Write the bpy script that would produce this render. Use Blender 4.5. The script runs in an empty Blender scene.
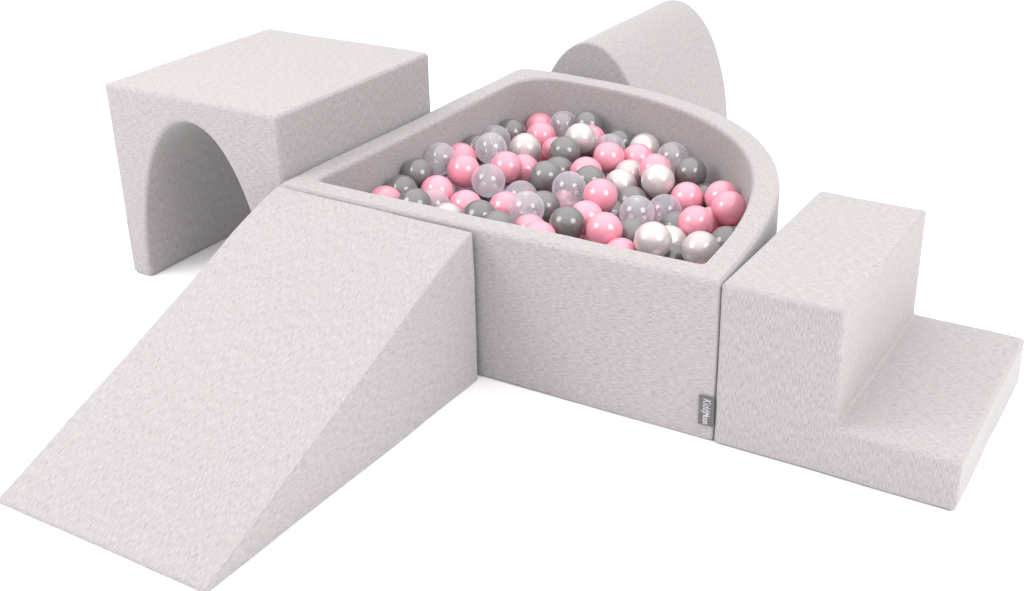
import bpy, bmesh, math, random
from mathutils import Vector, Matrix, noise
random.seed(3)
S = 0.01                                   # modelling is done in centimetres
sc = bpy.context.scene
col = sc.collection

# ------------------------------------------------------------------ helpers
def link(o, parent=None):
    col.objects.link(o)
    if parent is not None:
        o.parent = parent
    return o

def tag(o, label=None, cat=None, group=None, kind=None):
    if label: o['label'] = label
    if cat: o['category'] = cat
    if group: o['group'] = group
    if kind: o['kind'] = kind
    return o

def empty(name, loc=(0, 0, 0)):
    o = bpy.data.objects.new(name, None)
    o.empty_display_size = 0.1
    o.location = Vector(loc) * S
    return link(o)

def prism(profile, a0, a1, axis):
    """Extrude a closed profile (list of 2D points) between a0 and a1 along an axis."""
    bm = bmesh.new()
    def P(u, v, a):
        return {'x': (a, u, v), 'y': (u, a, v), 'z': (u, v, a)}[axis]
    A = [bm.verts.new(P(u, v, a0)) for u, v in profile]
    B = [bm.verts.new(P(u, v, a1)) for u, v in profile]
    n = len(profile)
    bm.faces.new(A); bm.faces.new(list(reversed(B)))
    for i in range(n):
        j = (i + 1) % n
        bm.faces.new((A[j], A[i], B[i], B[j]))
    bmesh.ops.recalc_face_normals(bm, faces=bm.faces)
    return bm

def round_edges(bm, radius, angle=28, seg=4):
    bm.normal_update()
    es = [e for e in bm.edges if len(e.link_faces) == 2 and e.calc_face_angle(0) > math.radians(angle)]
    bmesh.ops.bevel(bm, geom=es, offset=radius, offset_type='OFFSET', segments=seg, profile=0.5,
                    affect='EDGES', clamp_overlap=True, loop_slide=True)

def dice(bm, step):
    """Cut the faces into a grid so that the foam can swell and sag a little."""
    lo = [min(v.co[k] for v in bm.verts) for k in range(3)]
    hi = [max(v.co[k] for v in bm.verts) for k in range(3)]
    for k in range(3):
        n = max(1, int((hi[k] - lo[k]) / step))
        for i in range(1, n):
            co = [0, 0, 0]; no = [0, 0, 0]
            co[k] = lo[k] + (hi[k] - lo[k]) * i / n + 0.013; no[k] = 1
            bmesh.ops.bisect_plane(bm, geom=bm.verts[:] + bm.edges[:] + bm.faces[:], dist=1e-4,
                                   plane_co=co, plane_no=no)
    bmesh.ops.remove_doubles(bm, verts=bm.verts, dist=0.01)

def wobble(bm, amp, seed, scale=0.055):
    bm.normal_update()
    off = Vector((seed * 17.3, seed * 5.1, seed * 9.7))
    mv = []
    for v in bm.verts:
        n1 = noise.noise(v.co * scale + off)
        n2 = noise.noise(v.co * scale * 3.1 + off * 2)
        mv.append(v.normal * (amp * n1 + amp * 0.35 * n2))
    for v, d in zip(bm.verts, mv):
        v.co += d

def seam(bm, test, depth=0.11):
    """Pull in the line along which two panels of the cover are sewn together."""
    bm.normal_update()
    mv = [(v, v.normal.copy()) for v in bm.verts if test(v.normal, v.co)]
    for v, n in mv:
        v.co -= n * depth
def between(normals):
    ns = [Vector(n).normalized() for n in normals]
    def t(n, p):
        d = sorted((q.dot(n) for q in ns), reverse=True)
        return d[0] - d[1] < 0.1 and d[0] < 0.97
    return t
BOX = [(1, 0, 0), (-1, 0, 0), (0, 1, 0), (0, -1, 0), (0, 0, 1), (0, 0, -1)]

def finish(bm, name, material, parent=None, uvf=None, smooth=True, origin=(0, 0, 0)):
    """Write the fabric coordinates (centimetres along and across the knit), link as one object."""
    bm.normal_update()
    O = Vector(origin)
    if uvf:
        uvl = bm.loops.layers.uv.new('knit')
        for f in bm.faces:
            n = f.normal.copy(); c = f.calc_center_median()
            for l in f.loops:
                l[uvl].uv = uvf(n, c, l.vert.co)
    for v in bm.verts:
        v.co = (v.co - O) * S
    me = bpy.data.meshes.new(name)
    bm.to_mesh(me); bm.free()
    if smooth:
        me.polygons.foreach_set('use_smooth', [True] * len(me.polygons))
    me.materials.append(material)
    o = bpy.data.objects.new(name, me)
    if parent is None:
        o.location = O * S
    link(o, parent)
    if smooth:
        w = o.modifiers.new('weighted_normal', 'WEIGHTED_NORMAL')
        w.keep_sharp = False
    return o

def planar(panels):
    """panels: (normal, streak direction); every face takes the panel its normal is closest to."""
    ps = []
    for i, (n, d) in enumerate(panels):
        n = Vector(n).normalized(); d = Vector(d).normalized()
        ps.append((n, d, n.cross(d), i))
    def f(n, c, p):
        b = max(ps, key=lambda q: q[0].dot(n))
        return (p.dot(b[1]) + 137.0 * b[3], p.dot(b[2]) + 71.0 * b[3])
    return f

# ------------------------------------------------------------------ materials
def new_mat(name):
    m = bpy.data.materials.new(name); m.use_nodes = True
    nt = m.node_tree
    for n in list(nt.nodes): nt.nodes.remove(n)
    out = nt.nodes.new('ShaderNodeOutputMaterial')
    return m, nt, out

def fabric_material():
    m, nt, out = new_mat('melange_jersey')
    N, L = nt.nodes.new, nt.links.new
    uv = N('ShaderNodeUVMap'); uv.uv_map = 'knit'
    def streak(along, across, detail, shift):
        mp = N('ShaderNodeMapping'); mp.inputs['Scale'].default_value = (1 / along, 1 / across, 1)
        mp.inputs['Location'].default_value = (shift, shift * 1.7, 0)
        L(uv.outputs['UV'], mp.inputs['Vector'])
        nz = N('ShaderNodeTexNoise'); nz.noise_dimensions = '2D'
        nz.inputs['Scale'].default_value = 1.0; nz.inputs['Detail'].default_value = detail
        nz.inputs['Roughness'].default_value = 0.55; nz.inputs['Distortion'].default_value = 0.06
        L(mp.outputs['Vector'], nz.inputs['Vector'])
        return nz.outputs['Fac']
    def math_(op, a, b):
        n = N('ShaderNodeMath'); n.operation = op
        for i, x in enumerate((a, b)):
            if isinstance(x, (int, float)): n.inputs[i].default_value = x
            else: L(x, n.inputs[i])
        return n.outputs[0]
    f1 = streak(1.6, 0.135, 1.0, 0.0)
    f2 = streak(0.8, 0.10, 0.6, 31.0)
    f3 = streak(7.0, 3.5, 2.0, 77.0)
    mix = math_('ADD', math_('MULTIPLY', f1, 0.52), math_('ADD', math_('MULTIPLY', f2, 0.45), math_('MULTIPLY', f3, 0.02)))
    ramp = N('ShaderNodeValToRGB')
    e = ramp.color_ramp.elements
    e[0].position = 0.30; e[0].color = FAB_DARK
    e[1].position = 0.66; e[1].color = FAB_LIGHT
    k = ramp.color_ramp.elements.new(0.47); k.color = FAB_MID
    L(mix, ramp.inputs['Fac'])
    bs = N('ShaderNodeBsdfPrincipled')
    L(ramp.outputs['Color'], bs.inputs['Base Color'])
    bs.inputs['Roughness'].default_value = 0.95
    bs.inputs['Specular IOR Level'].default_value = 0.12
    bs.inputs['Sheen Weight'].default_value = 0.32
    bs.inputs['Sheen Roughness'].default_value = 0.45
    bp = N('ShaderNodeBump'); bp.inputs['Strength'].default_value = 0.35; bp.inputs['Distance'].default_value = 0.0012
    L(mix, bp.inputs['Height']); L(bp.outputs['Normal'], bs.inputs['Normal'])
    L(bs.outputs['BSDF'], out.inputs['Surface'])
    return m

FAB_DARK = (0.285, 0.261, 0.265, 1); FAB_MID = (0.370, 0.346, 0.351, 1); FAB_LIGHT = (0.436, 0.414, 0.419, 1)

def plastic(name, rgb, rough=0.16, spec=0.5, sub=0.0, coat=0.0, scuff=0.04):
    m, nt, out = new_mat(name)
    N, L = nt.nodes.new, nt.links.new
    bs = N('ShaderNodeBsdfPrincipled')
    bs.inputs['Roughness'].default_value = rough
    bs.inputs['Specular IOR Level'].default_value = spec
    bs.inputs['Coat Weight'].default_value = coat
    bs.inputs['IOR'].default_value = 1.6
    if sub:
        bs.inputs['Subsurface Weight'].default_value = sub
        bs.inputs['Subsurface Radius'].default_value = (1, .7, .7)
        bs.inputs['Subsurface Scale'].default_value = 0.006
    # each ball is moulded from its own batch: tiny shift of tone from ball to ball, faint scuffs
    oi = N('ShaderNodeObjectInfo')
    hsv = N('ShaderNodeHueSaturation'); hsv.inputs['Color'].default_value = (*rgb, 1)
    mr = N('ShaderNodeMapRange'); mr.inputs['To Min'].default_value = 0.92; mr.inputs['To Max'].default_value = 1.08
    L(oi.outputs['Random'], mr.inputs['Value']); L(mr.outputs['Result'], hsv.inputs['Value'])
    L(hsv.outputs['Color'], bs.inputs['Base Color'])
    tc = N('ShaderNodeTexCoord'); nz = N('ShaderNodeTexNoise'); nz.inputs['Scale'].default_value = 60; nz.inputs['Detail'].default_value = 3
    L(tc.outputs['Object'], nz.inputs['Vector'])
    rr = N('ShaderNodeMapRange'); rr.inputs['From Min'].default_value = 0.4; rr.inputs['From Max'].default_value = 0.7
    rr.inputs['To Min'].default_value = rough; rr.inputs['To Max'].default_value = rough + scuff
    L(nz.outputs['Fac'], rr.inputs['Value']); L(rr.outputs['Result'], bs.inputs['Roughness'])
    L(bs.outputs['BSDF'], out.inputs['Surface'])
    return m, nt, bs

def pearl_material():
    m, nt, bs = plastic('pearl_plastic', (0.54, 0.49, 0.485), 0.27, 1.0, 0.0, 0.5, 0.0)
    bs.inputs['Metallic'].default_value = 0.2
    bs.inputs['Sheen Weight'].default_value = 0.2
    bs.inputs['Coat Roughness'].default_value = 0.08
    return m

def clear_material():
    m, nt, out = new_mat('clear_plastic_film')
    N, L = nt.nodes.new, nt.links.new
    tr = N('ShaderNodeBsdfTransparent'); tr.inputs['Color'].default_value = (0.99, 0.985, 0.995, 1)
    gl = N('ShaderNodeBsdfGlossy'); gl.inputs['Roughness'].default_value = 0.07
    df = N('ShaderNodeBsdfDiffuse'); df.inputs['Color'].default_value = (0.90, 0.88, 0.97, 1)
    tl = N('ShaderNodeBsdfTranslucent'); tl.inputs['Color'].default_value = (0.90, 0.88, 0.97, 1)
    md = N('ShaderNodeMixShader'); md.inputs[0].default_value = 0.5
    L(df.outputs[0], md.inputs[1]); L(tl.outputs[0], md.inputs[2])
    # reflectance of a thin clear film, the same from outside and from inside (Schlick)
    lw = N('ShaderNodeLayerWeight'); lw.inputs['Blend'].default_value = 0.5
    def mth(op, x, y):
        q = N('ShaderNodeMath'); q.operation = op
        for i_, v_ in enumerate((x, y)):
            if isinstance(v_, (int, float)): q.inputs[i_].default_value = v_
            else: L(v_, q.inputs[i_])
        return q.outputs[0]
    p5 = mth('POWER', lw.outputs['Facing'], 5.0)
    refl = mth('ADD', mth('MULTIPLY', p5, 0.40), 0.11)
    # the film looks thicker, so milkier, where it is seen edge on
    film = mth('ADD', mth('MULTIPLY', mth('POWER', lw.outputs['Facing'], 3.5), 0.65), 0.25)
    m1 = N('ShaderNodeMixShader'); L(film, m1.inputs[0]); L(tr.outputs[0], m1.inputs[1]); L(md.outputs[0], m1.inputs[2])
    m2 = N('ShaderNodeMixShader'); L(refl, m2.inputs[0]); L(m1.outputs[0], m2.inputs[1]); L(gl.outputs[0], m2.inputs[2])
    L(m2.outputs[0], out.inputs['Surface'])
    return m

def plain(name, rgb, rough=0.9):
    m, nt, out = new_mat(name)
    N, L = nt.nodes.new, nt.links.new
    bs = N('ShaderNodeBsdfPrincipled'); bs.inputs['Base Color'].default_value = (*rgb, 1)
    bs.inputs['Roughness'].default_value = rough; bs.inputs['Specular IOR Level'].default_value = 0.1
    tc = N('ShaderNodeTexCoord'); wv = N('ShaderNodeTexNoise'); wv.inputs['Scale'].default_value = 900
    L(tc.outputs['Object'], wv.inputs['Vector'])
    bp = N('ShaderNodeBump'); bp.inputs['Strength'].default_value = 0.2; bp.inputs['Distance'].default_value = 0.0005
    L(wv.outputs['Fac'], bp.inputs['Height']); L(bp.outputs['Normal'], bs.inputs['Normal'])
    L(bs.outputs['BSDF'], out.inputs['Surface'])
    return m

FAB = fabric_material()

# ------------------------------------------------------------------ ground
def ground():
    m, nt, out = new_mat('white_studio_floor')
    bs = nt.nodes.new('ShaderNodeBsdfDiffuse'); bs.inputs['Color'].default_value = (0.97, 0.97, 0.97, 1)
    nt.links.new(bs.outputs[0], out.inputs['Surface'])
    bm = bmesh.new()
    bmesh.ops.create_grid(bm, x_segments=8, y_segments=8, size=2500)
    o = finish(bm, 'ground', m, smooth=False)
    tag(o, 'plain white studio floor under the whole play set', 'floor', kind='structure')
ground()

# ------------------------------------------------------------------ ball pit
PX, PY, PH, PT, PN = 90.0, 89.0, 29.7, 5.0, 2.63
def rounded(raw_segs, ms, rs, steps=7):
    """Three runs (front, curve, side) with their three corners rounded off; the counts stay the same."""
    out = []
    for q, seg in enumerate(raw_segs):
        d = [0]
        for p_, q_ in zip(seg, seg[1:]): d.append(d[-1] + math.dist(p_, q_))
        def at(t):
            j = min(max(i for i in range(len(d)) if d[i] <= t + 1e-9), len(d) - 2)
            u = (t - d[j]) / max(d[j + 1] - d[j], 1e-9)
            return Vector((seg[j][0] + u * (seg[j + 1][0] - seg[j][0]), seg[j][1] + u * (seg[j + 1][1] - seg[j][1])))
        m = ms[q]; r0 = rs[q - 1]; r = rs[q]
        run = [at(r0 + (d[-1] - r0 - r) * k / m) for k in range(m + 1)]
        out += [(v.x, v.y) for v in run]
        corner = Vector(seg[-1]); a_ = run[-1]
        nseg = raw_segs[(q + 1) % 3]
        nd = (Vector(nseg[1]) - Vector(nseg[0])).normalized(); b_ = corner + nd * r
        for k in range(1, steps):
            t = k / steps
            v = a_ * (1 - t) ** 2 + corner * 2 * t * (1 - t) + b_ * t * t
            out.append((v.x, v.y))
    return out
def arc_pts(ax, ay, lim):
    pts = []
    for i in range(721):
        t = math.pi / 2 * i / 720
        x = ax * max(math.cos(t), 0) ** (2 / PN); y = ay * max(math.sin(t), 0) ** (2 / PN)
        th = math.atan2(y, x); k_ = 1 + 0.009 * math.sin(4 * th - math.pi)
        x *= k_; y *= k_
        if y >= lim - 1e-6 and x >= lim - 1e-6: pts.append((x, y))
    return pts
oa = arc_pts(PX, PY, 0.0); ia = arc_pts(PX - PT, PY - PT, PT)
osegs = [[(0.0, 0.0), (PX, 0.0)], oa, [oa[-1], (0.0, 0.0)]]
isegs = [[(PT, PT), ia[0]], ia, [ia[-1], (PT, PT)]]
ms = (40, 60, 40)
ring_out = rounded(osegs, ms, (0.6, 2.6, 0.8))
ring_in = rounded(isegs, ms, (1.6, 8.0, 2.2))

pit = empty('ball_pit', (45, 40, 0))
tag(pit, 'light grey fabric quarter-round ball pit full of pink, grey, pearl and clear balls', 'ball pit')
PO = (45, 40, 0)
bm = bmesh.new()
def section(o, i):
    """Rounded section of the wall, from the outer foot over the rim to the inner foot."""
    o = Vector((*o, 0)); i = Vector((*i, 0)); d = (i - o).normalized()
    r = 0.95; P = []
    def q(base, sgn, z, flip):
        pts = []
        for k in range(6):
            t = math.pi / 2 * k / 5
            pts.append(base + d * sgn * (r - r * math.cos(t)) + Vector((0, 0, z + (r * math.sin(t) if z > 1 else -r * math.sin(t)))))
        return pts if not flip else list(reversed(pts))
    P += [o + d * 0.5]
    P += [o + Vector((0, 0, 0.5))]
    P += [o + Vector((0, 0, PH * k / 13)) for k in range(1, 13)]
    P += q(o, 1, PH - r, False)
    n_ = 3
    a_ = o + d * r + Vector((0, 0, PH)); b_ = i - d * r + Vector((0, 0, PH))
    P += [a_ + (b_ - a_) * k / n_ for k in range(1, n_)]
    P += q(i, -1, PH - r, True)
    P += [i + Vector((0, 0, PH * k / 13)) for k in range(12, 0, -1)]
    P += [i + Vector((0, 0, 0.0))]
    return P
n = len(ring_out)
vs = [[bm.verts.new(p) for p in section(ring_out[k], ring_in[k])] for k in range(n)]
for k in range(n):
    A, B = vs[k], vs[(k + 1) % n]
    m_ = len(A)
    for j in range(m_):
        bm.faces.new((A[j], B[j], B[(j + 1) % m_], A[(j + 1) % m_]))
bmesh.ops.recalc_face_normals(bm, faces=bm.faces)
seam(bm, lambda n, p: n.z > 0.6 and n.z < 0.8 and (p.x < 0.6 or p.y < 0.6 or (p.x / PX) ** PN + (p.y / PY) ** PN > 0.97))
wobble(bm, 0.18, 1)
def pit_uv(nr, c, p):
    if nr.z > 0.7: # rim runs along the wall
        a = math.atan2(p.y - 20, p.x - 20)
        if c.y < PT + 0.3 and c.x > 2: return (p.x, p.y + 300)
        if c.x < PT + 0.3: return (p.y + 900, p.x + 400)
        return (a * 70 + 500, math.hypot(p.x - 20, p.y - 20))
    if nr.y < -0.75 and c.y < 2.5: return (p.x, p.z)
    if abs(nr.x) > 0.75 and c.x < PT + 1: return (p.y + 300, p.z + 50)
    if nr.y > 0.75 and c.y < PT + 1: return (p.x + 600, p.z + 90)
    a = math.atan2(p.y - 20, p.x - 20)
    return (a * 70 + 200, p.z + 20)
finish(bm, 'foam_wall', FAB, pit, pit_uv, origin=PO)
bm = prism([(x + (45 - x) * 0.01, y + (40 - y) * 0.01) for x, y in ring_in], 0.3, 3.0, 'z')
round_edges(bm, 0.4, 40, 2)
finish(bm, 'floor_mat', FAB, pit, lambda nr, c, p: (p.x, p.y), origin=PO)

# woven label folded into the side seam, with the maker's lettering reading downwards
TAG = plain('tag_ribbon', (0.145, 0.133, 0.145))
INK = plain('tag_thread', (0.50, 0.49, 0.51))
tx0, tx1, tz0, tz1 = 87.42, 90.1, 3.15, 8.6
bm = prism([(tx0, -0.42), (tx1, -0.26), (tx1, -0.20), (tx0 + 0.03, -0.34), (tx0 + 0.03, -0.30), (tx1, -0.14), (tx1, -0.08), (tx0 - 0.02, -0.24)], tz0, tz1, 'z')
lab = finish(bm, 'label_tag', TAG, pit, smooth=False, origin=PO)
def lettering(word, size, run, x, z, shear, bold):
    cu = bpy.data.curves.new('lettering', 'FONT'); cu.body = word; cu.size = size
    cu.shear = shear; cu.offset = bold; cu.extrude = 0.008; cu.align_x = 'LEFT'; cu.resolution_u = 3
    tmp = bpy.data.objects.new('lettering', cu); col.objects.link(tmp)
    dg = bpy.context.evaluated_depsgraph_get()
    me = bpy.data.meshes.new_from_object(tmp.evaluated_get(dg))
    bpy.data.objects.remove(tmp)
    # text x runs down (-z), text y runs towards +x
    for v in me.vertices:
        a, b, c = v.co
        X = x + b; Z = z - a * run
        Y = -0.42 + (X - tx0) / (tx1 - tx0) * 0.16 - 0.02 - c
        v.co = (Vector((X, Y, Z)) - Vector(PO)) * S
    me.materials.clear(); me.materials.append(INK)
    o = bpy.data.objects.new('lettering', me); link(o, lab)
    return o
lettering('Kiddy', 1.95, 0.645, 88.2, 8.3, 0.22, 0.008)
lettering('Moon', 1.65, 0.58, 88.25, 5.62, 0.0, 0.035)

# ------------------------------------------------------------------ ramp
RW0, RW1, RL, RH = 0.35, 44.5, 68.6, 29.5
yb = -0.45
prof = [(yb, 0.0), (yb, RH)]
for k in range(1, 16):
    t = k / 16
    bulge = 0.75 * math.exp(-((t - 0.16) / 0.14) ** 2) + 0.35 * math.sin(math.pi * t)
    prof.append((yb - RL * t, RH * (1 - t) + 0.6 * t + bulge))
prof += [(yb - RL, 0.75), (yb - RL, 0.0)]
bm = prism(prof, RW0, RW1, 'x')
# the ramp turns a hair clockwise against the pit, as it stands in the photograph
bmesh.ops.rotate(bm, verts=bm.verts, cent=(RW0, yb, 0), matrix=Matrix.Rotation(-0.018, 3, 'Z'))
bmesh.ops.translate(bm, verts=bm.verts, vec=(0, 0.0, 0))
round_edges(bm, 0.6, 35, 4)
dice(bm, 4.0)
seam(bm, between([(0, -RH, RL), (1, 0, 0), (-1, 0, 0), (0, 1, 0), (0, 0, -1)]))
wobble(bm, 0.2, 2)
sl = Vector((0, -RL, -RH)).normalized()
o = finish(bm, 'foam_ramp', FAB, None, planar([((0, -RH, RL), sl), ((1, 0, 0), (0, -RL, -RH * 0.75)), ((-1, 0, 0), sl), ((0, 1, 0), (0, 0, 1)), ((0, 0, -1), (0, 1, 0)), ((0, -1, 0), (1, 0, 0))]),
           origin=(22, -34, 0))
tag(o, 'light grey fabric wedge ramp sloping down from the ball pit wall', 'ramp')

# ------------------------------------------------------------------ stairs
SX, SW1, SW2, SD, SH1, SH2 = 90.2, 20.2, 40.1, 45.6, 29.7, 9.05
prof = [(SX, 0), (SX, SH1), (SX + SW1, SH1), (SX + SW1, SH2), (SX + SW2, SH2), (SX + SW2, 0)]
bm = prism(prof, -0.25, SD, 'y')
bmesh.ops.rotate(bm, verts=bm.verts, cent=(SX, 0, 0), matrix=Matrix.Rotation(-0.010, 3, 'Z'))
round_edges(bm, 0.75, 35, 4)
dice(bm, 3.2)
seam(bm, between(BOX))
wobble(bm, 0.22, 3)
o = finish(bm, 'foam_stairs', FAB, None, planar([((0, 0, 1), (1, 0.1, 0)), ((0, -1, 0), (0, 0, 1)), ((1, 0, 0), (0, 0.0, 1)), ((-1, 0, 0), (0, 0, 1)), ((0, 1, 0), (0, 0, 1)), ((0, 0, -1), (1, 0, 0))]),
           origin=(SX + 20, 22, 0))
tag(o, 'light grey fabric two-step stair block standing beside the tagged pit wall', 'stairs')

# ------------------------------------------------------------------ tunnel
TX0, TX1, TY0, TY1, TH = -46.0, -0.75, 2.1, 52.1, 42.25
AC, AA, AH = -24.0, 16.8, 37.3
prof = [(TX0, 0), (TX0, TH), (TX1, TH), (TX1, 0)]
K = 40
for k in range(K + 1):
    t = math.pi * k / K
    prof.append((AC + AA * math.cos(t), AH * math.sin(t)))
bm = prism(prof, TY0, TY1, 'y')
round_edges(bm, 0.8, 35, 4)
dice(bm, 3.6)
seam(bm, lambda n, p: between(BOX)(n, p) and (abs(p.x - AC) > AA + 1.5 or p.z > AH + 1.5))
wobble(bm, 0.2, 4)
pl = planar([((0, 0, 1), (1, 0, 0)), ((0, -1, 0), (1, 0, 0)), ((1, 0, 0), (0, 0, 1)), ((-1, 0, 0), (0, 0, 1)), ((0, 1, 0), (1, 0, 0)), ((0, 0, -1), (0, 1, 0))])
def tun_uv(nr, c, p):
    d = ((c.x - AC) / AA) ** 2 + (max(c.z, 0) / AH) ** 2
    if abs(nr.y) < 0.5 and d < 1.12 and c.z > 0.3:
        return (math.atan2(p.z / AH, (p.x - AC) / AA) * 30 + 700, p.y)
    return pl(nr, c, p)
o = finish(bm, 'foam_tunnel', FAB, None, tun_uv, origin=(AC, 27, 0))
tag(o, 'light grey fabric cube tunnel with an arched opening, beside the pit', 'tunnel')

# ------------------------------------------------------------------ half-round roller behind
QC, QA, QH, QY0, QY1 = 15.3, 16.8, 36.1, 95.6, 145.6
prof = []
for k in range(K + 1):
    t = math.pi * k / K
    prof.append((QC + QA * math.cos(t), QH * math.sin(t)))
bm = prism(prof, QY0, QY1, 'y')
round_edges(bm, 0.5, 35, 4)
dice(bm, 4.0)
seam(bm, lambda n, p: 0.62 < abs(n.y) < 0.79)
wobble(bm, 0.15, 5)
def rol_uv(nr, c, p):
    if abs(nr.y) > 0.7: return (p.x, p.z)
    if nr.z < -0.7: return (p.y, p.x)
    return (math.atan2(p.z / QH, (p.x - QC) / QA) * 30 + 300, p.y)
o = finish(bm, 'foam_arch_block', FAB, None, rol_uv, origin=(QC, 120, 0))
tag(o, 'light grey fabric half-round arch block lying behind the curved pit wall', 'foam block')

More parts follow.
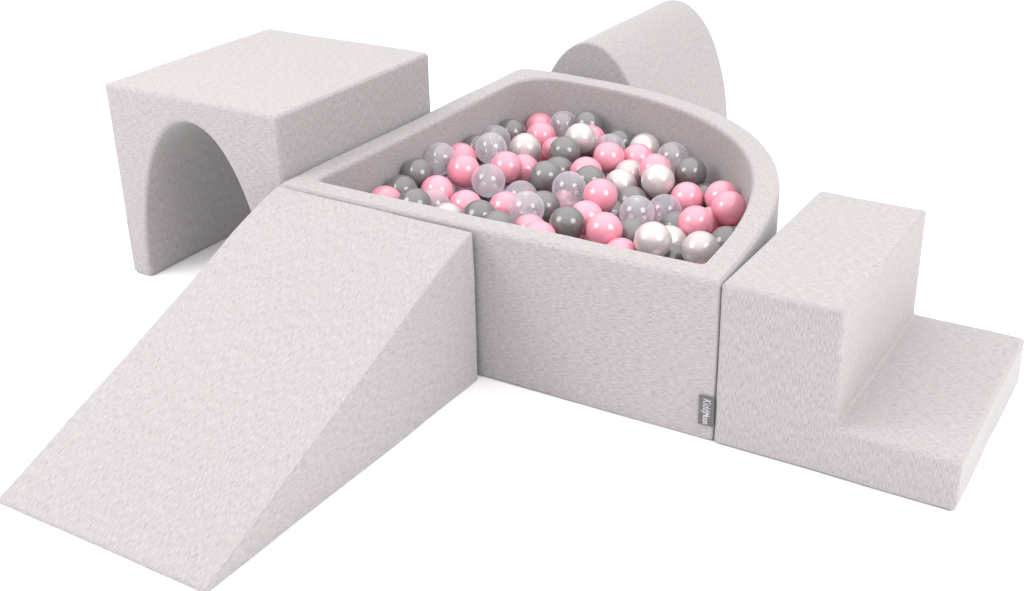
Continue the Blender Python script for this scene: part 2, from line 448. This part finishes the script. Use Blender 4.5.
# ------------------------------------------------------------------ balls
TOP = [
('C', 8.16, 41.71, 22.57, 'clear ball against the tunnel-side wall, pink one towards the stairs'),
('P', 8.57, 48.82, 20.39, 'pink ball against the tunnel-side wall'),
('P', 15.95, 38.76, 22.21, 'pink ball near the tunnel end, pink one behind'),
('G', 8.2, 33.04, 21.96, 'grey ball against the tunnel-side wall, grey one in front'),
('G', 8.94, 26.17, 20.63, 'grey ball along the rim above the ramp, grey one in front'),
('P', 10.01, 19.28, 20.81, 'pink ball in the corner between ramp-side rim and tunnel-side wall'),
('G', 18.37, 17.6, 22.5, 'grey ball along the rim above the ramp, next to the pink corner ball'),
('P', 14.52, 30.87, 19.96, 'pink ball along the rim above the ramp, clear one in front'),
('C', 17.69, 24.66, 19.8, 'clear ball along the rim above the ramp'),
('W', 23.53, 20.89, 19.18, 'pearly white ball along the rim above the ramp'),
('P', 21.93, 30.06, 18.41, 'pink ball along the rim above the ramp, pearl one towards the tunnel'),
('G', 30.15, 22.7, 20.42, 'grey ball along the rim above the ramp, grey one towards the stairs'),
('C', 22.81, 37.59, 21.67, 'clear ball near the tunnel end, pink one towards the stairs'),
('G', 8.2, 55.79, 20.23, 'grey ball against the tunnel-side wall, clear one towards the stairs'),
('C', 13.99, 52.64, 22.5, 'clear ball near the tunnel end, grey one towards the tunnel'),
('C', 8.2, 63.63, 19.98, 'clear ball against the tunnel-side wall, clear one in front'),
('G', 8.2, 70.63, 19.56, 'grey ball against the tunnel-side wall, clear one towards the tunnel'),
('W', 18.74, 59.21, 21.16, 'pearly white ball near the far corner, pink one towards the tunnel'),
('P', 10.04, 80.58, 18.28, 'pink ball against the curved wall, clear one towards the stairs'),
('P', 15.92, 71.03, 19.85, 'pink ball near the far corner, pink one behind, pink one in front'),
('P', 21.79, 67.62, 18.2, 'pink ball near the far corner, grey one towards the stairs'),
('G', 28.03, 60.56, 21.52, 'grey ball near the far corner'),
('C', 16.8, 80.23, 19.92, 'clear ball against the curved wall, pearl one towards the stairs'),
('W', 28.2, 67.45, 22.54, 'pearly white ball near the far corner, grey one towards the tunnel'),
('G', 23.57, 79.52, 21.27, 'grey ball against the curved wall, grey one towards the stairs'),
('P', 27.39, 73.87, 20.07, 'pink ball near the far corner, grey one behind'),
('C', 33.85, 70.87, 19.89, 'clear ball near the far corner'),
('G', 33.04, 77.78, 18.88, 'grey ball against the curved wall just under the roller, clear one in front'),
('P', 37.28, 63.78, 20.83, 'pink ball near the far corner, clear one behind'),
('P', 41.8, 68.93, 19.56, 'pink ball near the roller end, pink one towards the stairs'),
('W', 40.16, 75.71, 19.53, 'pearly white ball against the curved wall'),
('P', 49.86, 60.8, 21.16, 'pink ball near the roller end, pink one towards the tunnel'),
('C', 48.76, 72.07, 20.05, 'clear ball against the curved wall, grey one towards the stairs'),
('G', 56.35, 64.62, 20.3, 'grey ball against the curved wall, shadow beside it, clear one tucked behind'),
('W', 53.49, 54.47, 21.6, 'pearly white ball in mid pit, pink one behind'),
('P', 59.98, 54.84, 18.64, 'pink ball near the stairs end, clear one towards the tunnel'),
('P', 67.1, 56.2, 19.78, 'pink ball against the curved wall, pink one in front, pink one towards the tunnel'),
('P', 72.18, 47.44, 21.6, 'pink ball against the curved wall, pink one behind'),
('P', 68.32, 40.33, 20.26, 'pink ball near the stairs end, grey one towards the tunnel'),
('C', 58.12, 48.15, 17.94, 'clear ball near the stairs end, pink one towards the stairs'),
('C', 56.61, 38.42, 20.79, 'clear ball near the stairs end, grey one behind'),
('W', 66.73, 24.44, 22.5, 'pearly white ball along the tagged front rim, grey one towards the tunnel'),
('W', 65.57, 34.42, 17.77, 'pearly white ball along the tagged front rim, grey one behind'),
('G', 68.78, 28.27, 17.04, 'grey ball along the tagged front rim, pearl one behind'),
('W', 75.34, 26.49, 21.62, 'pearly white ball along the tagged front rim, grey one towards the stairs'),
('G', 75.91, 37.84, 18.48, 'grey ball against the curved wall, pearl one towards the tunnel'),
('G', 49.73, 50.05, 17.53, 'grey ball in mid pit, pearl one behind'),
('P', 48.03, 39.3, 22.5, 'pink ball in mid pit, grey one behind'),
('W', 44.71, 54.74, 18.76, 'pearly white ball in mid pit, pearl one behind'),
('W', 43.46, 61.59, 18.45, 'pearly white ball near the roller end'),
('C', 39.77, 41.41, 21.84, 'clear ball in mid pit, grey one behind'),
('G', 40.73, 48.27, 21.02, 'grey ball in mid pit, pearl one towards the stairs'),
('P', 36.86, 54.03, 20.38, 'pink ball in mid pit, grey one in front, pink one towards the stairs'),
('G', 31.49, 46.28, 21.08, 'grey ball in mid pit, grey one in front'),
('P', 21.67, 53.44, 18.55, 'pink ball near the tunnel end, pink one towards the tunnel'),
('P', 21.31, 46.99, 21.2, 'pink ball near the tunnel end, pink one towards the stairs'),
('C', 29.56, 39.32, 18.65, 'clear ball in mid pit, clear one in front'),
('P', 30.09, 32.36, 18.76, 'pink ball along the tagged front rim, clear one towards the stairs'),
('C', 37.14, 29.01, 21.37, 'clear ball in mid pit, clear one behind'),
('G', 37.01, 35.62, 19.13, 'grey ball in mid pit, grey one behind'),
('G', 47.95, 25.87, 21.44, 'grey ball along the tagged front rim, pink one towards the stairs, clear one behind'),
('P', 48.36, 32.72, 20.19, 'pink ball in mid pit, grey one towards the tunnel'),
('P', 55.77, 26.27, 21.58, 'pink ball along the tagged front rim, pink one in front'),
('P', 61.09, 22.76, 18.74, 'pink ball along the tagged front rim, pearl one towards the stairs'),
('P', 45.79, 18.76, 20.61, 'pink ball lowest under a clear ball along the tagged front rim'),
('P', 41.02, 23.64, 19.18, 'pink ball along the tagged front rim, pink one towards the stairs'),
('G', 37.09, 18.21, 21.14, 'grey ball along the tagged front rim, pink one behind'),
('G', 58.65, 32.06, 18.77, 'grey ball along the tagged front rim, pink one in front'),
('G', 30.0, 54.28, 19.24, 'grey ball in mid pit, pink one towards the stairs'),
('C', 12.54, 41.77, 16.91, 'clear ball near the tunnel end, pink one behind'),
('G', 47.92, 43.35, 16.82, 'grey ball in mid pit, pink one in front, pink one towards the tunnel'),
('G', 62.94, 43.21, 16.88, 'grey ball near the stairs end'),
]
DEEP = [
('G', 19.81, 66.19, 9.39),
('G', 23.15, 76.69, 14.91),
('P', 8.25, 57.49, 11.38),
('G', 30.94, 67.75, 12.81),
('G', 12.22, 79.18, 8.23),
('P', 78.68, 22.35, 15.56),
('P', 16.0, 62.63, 15.97),
('W', 48.34, 30.81, 11.17),
('P', 69.15, 41.26, 12.22),
('C', 44.52, 69.21, 9.31),
('G', 34.89, 59.43, 10.81),
('G', 26.55, 57.03, 12.63),
('P', 50.98, 56.59, 12.21),
('P', 17.88, 31.17, 9.82),
('G', 68.16, 54.89, 11.69),
('W', 33.98, 73.22, 8.01),
('G', 15.99, 49.3, 14.15),
('G', 35.81, 39.51, 10.26),
('G', 8.98, 46.88, 10.74),
('G', 75.47, 36.14, 11.92),
('G', 59.4, 39.6, 10.86),
('C', 17.94, 39.51, 11.15),
('W', 27.48, 48.27, 10.54),
('G', 63.54, 45.74, 9.34),
('W', 62.19, 60.41, 9.63),
('C', 29.17, 35.28, 8.99),
('P', 42.11, 39.69, 12.41),
('G', 54.11, 66.43, 11.76),
('C', 10.0, 30.78, 11.83),
('P', 35.41, 46.69, 15.13),
('P', 49.88, 23.14, 12.54),
('P', 74.33, 44.97, 9.04),
('P', 20.07, 59.01, 9.05),
('W', 76.9, 29.3, 8.96),
('P', 11.23, 73.35, 12.24),
('G', 61.01, 61.82, 16.11),
('G', 43.17, 30.46, 15.78),
('P', 74.66, 43.91, 15.84),
('P', 33.13, 52.87, 9.98),
('G', 55.47, 31.08, 9.8),
('P', 42.69, 62.31, 9.06),
('P', 15.04, 53.95, 8.46),
('P', 48.46, 45.81, 8.29),
('C', 10.56, 39.41, 9.21),
('W', 30.21, 78.29, 10.14),
('W', 9.23, 63.33, 8.25),
('G', 20.58, 49.62, 8.76),
('W', 70.92, 20.27, 16.59),
('G', 25.41, 40.21, 12.17),
('C', 53.99, 44.29, 12.0),
('P', 67.77, 49.46, 16.62),
('P', 64.27, 25.52, 12.56),
('P', 17.5, 79.93, 12.87),
('P', 75.86, 31.17, 16.88),
('P', 46.86, 67.29, 15.49),
('P', 16.87, 73.48, 8.12),
('G', 39.32, 33.88, 8.12),
('G', 25.54, 63.83, 12.42),
('W', 20.16, 25.68, 13.02),
('P', 39.28, 65.68, 14.24),
('C', 9.12, 67.07, 13.95),
('W', 14.29, 55.96, 15.62),
('P', 52.7, 28.7, 16.18),
('G', 21.45, 45.05, 14.71),
('C', 55.28, 60.56, 8.52),
('P', 46.56, 52.95, 8.48),
]

BR = 3.5
MATS = {
    'P': plastic('pink_plastic', (0.76, 0.295, 0.38), 0.13, 0.9, 0.0)[0],
    'G': plastic('grey_plastic', (0.145, 0.138, 0.139), 0.13, 0.9)[0],
    'W': pearl_material(),
    'C': clear_material(),
}
KIND = {'P': 'pink', 'G': 'grey', 'W': 'pearly white', 'C': 'clear'}
def ball_mesh(key):
    bm = bmesh.new()
    bmesh.ops.create_uvsphere(bm, u_segments=64, v_segments=40, radius=BR * 0.995 * S)
    # the moulding line round the middle, where the two halves are welded
    for v in bm.verts:
        if abs(v.co.z) < 1e-6: v.co *= 1.006
    me = bpy.data.meshes.new('plastic_ball'); bm.to_mesh(me); bm.free()
    me.polygons.foreach_set('use_smooth', [True] * len(me.polygons))
    me.materials.append(MATS[key])
    return me
BM = {k: ball_mesh(k) for k in 'PGWC'}
def put_ball(k, x, y, z, label, group):
    o = bpy.data.objects.new('plastic_ball', BM[k])
    o.location = Vector((x, y, z)) * S
    o.rotation_euler = (random.uniform(0, 6.28), random.uniform(0, 6.28), random.uniform(0, 6.28))
    tag(o, label, 'ball', group)
    link(o)
for k, x, y, z, label in TOP:
    put_ball(k, x, y, z, label, 'balls in the ball pit')
for k, x, y, z in DEEP:
    put_ball(k, x, y, z, KIND[k] + ' ball buried under the top layer of balls', 'buried ' + KIND[k] + ' balls')

# ------------------------------------------------------------------ light
w = bpy.data.worlds.new('World'); sc.world = w; w.use_nodes = True
nt = w.node_tree
for nd in list(nt.nodes): nt.nodes.remove(nd)
N, L = nt.nodes.new, nt.links.new
out = N('ShaderNodeOutputWorld'); bg = N('ShaderNodeBackground')
tc = N('ShaderNodeTexCoord'); sp = N('ShaderNodeSeparateXYZ')
L(tc.outputs['Generated'], sp.inputs[0])
mr = N('ShaderNodeMapRange'); mr.interpolation_type = 'SMOOTHSTEP'
mr.inputs['From Min'].default_value = 0.25; mr.inputs['From Max'].default_value = 0.95
mr.inputs['To Min'].default_value = 0.9; mr.inputs['To Max'].default_value = 2.05
L(sp.outputs['Z'], mr.inputs['Value'])
bg.inputs['Color'].default_value = (1.0, 0.985, 0.985, 1)
L(mr.outputs['Result'], bg.inputs['Strength'])
L(bg.outputs[0], out.inputs['Surface'])

def softbox(name, direction, dist, diam, radiance):
    la = bpy.data.lights.new(name, 'AREA'); la.shape = 'DISK'; la.size = diam
    la.energy = radiance * math.pi * math.pi * (diam / 2) ** 2
    la.color = (1.0, 0.99, 0.98)
    o = bpy.data.objects.new(name, la); link(o)
    d = Vector(direction).normalized()
    o.location = Vector((0.4, 0.3, 0.25)) + d * dist
    o.rotation_euler = (-d).to_track_quat('-Z', 'Y').to_euler()
softbox('studio_softbox', (-0.52, -0.60, 0.605), 2.5, 1.35, 4.6)
softbox('studio_softbox', (0.82, -0.18, 0.55), 3.3, 1.85, 4.6)

# ------------------------------------------------------------------ camera
cx, cy, cz, yaw, pitch, roll, f, ppx, ppy = (157.4816, -169.79693, 117.15202, -0.50847, 0.42996, 0.00551, 1277.24152, 569.44591, 257.85875)
cyaw, syaw, cp, spt = math.cos(yaw), math.sin(yaw), math.cos(pitch), math.sin(pitch)
fwd = Vector((cp * syaw, cp * cyaw, -spt)); right = Vector((cyaw, -syaw, 0)); down = fwd.cross(right)
r2 = math.cos(roll) * right + math.sin(roll) * down
d2 = -math.sin(roll) * right + math.cos(roll) * down
cam = bpy.data.cameras.new('camera'); co = bpy.data.objects.new('camera', cam); link(co)
M = Matrix((r2, -d2, -fwd)).transposed().to_4x4()
M.translation = Vector((cx, cy, cz)) * S
co.matrix_world = M
cam.sensor_fit = 'HORIZONTAL'; cam.sensor_width = 36.0
cam.lens = f * 36.0 / 1024.0
cam.shift_x = (512 - ppx) / 1024.0
cam.shift_y = (ppy - 295.5) / 1024.0
cam.clip_start = 0.05; cam.clip_end = 200
sc.camera = co

sc.render.engine = 'CYCLES'
sc.cycles.max_bounces = 10; sc.cycles.diffuse_bounces = 5; sc.cycles.transparent_max_bounces = 16
sc.cycles.use_denoising = True
sc.view_settings.view_transform = 'Standard'; sc.view_settings.look = 'None'
sc.view_settings.exposure = 0.0; sc.view_settings.gamma = 1.0
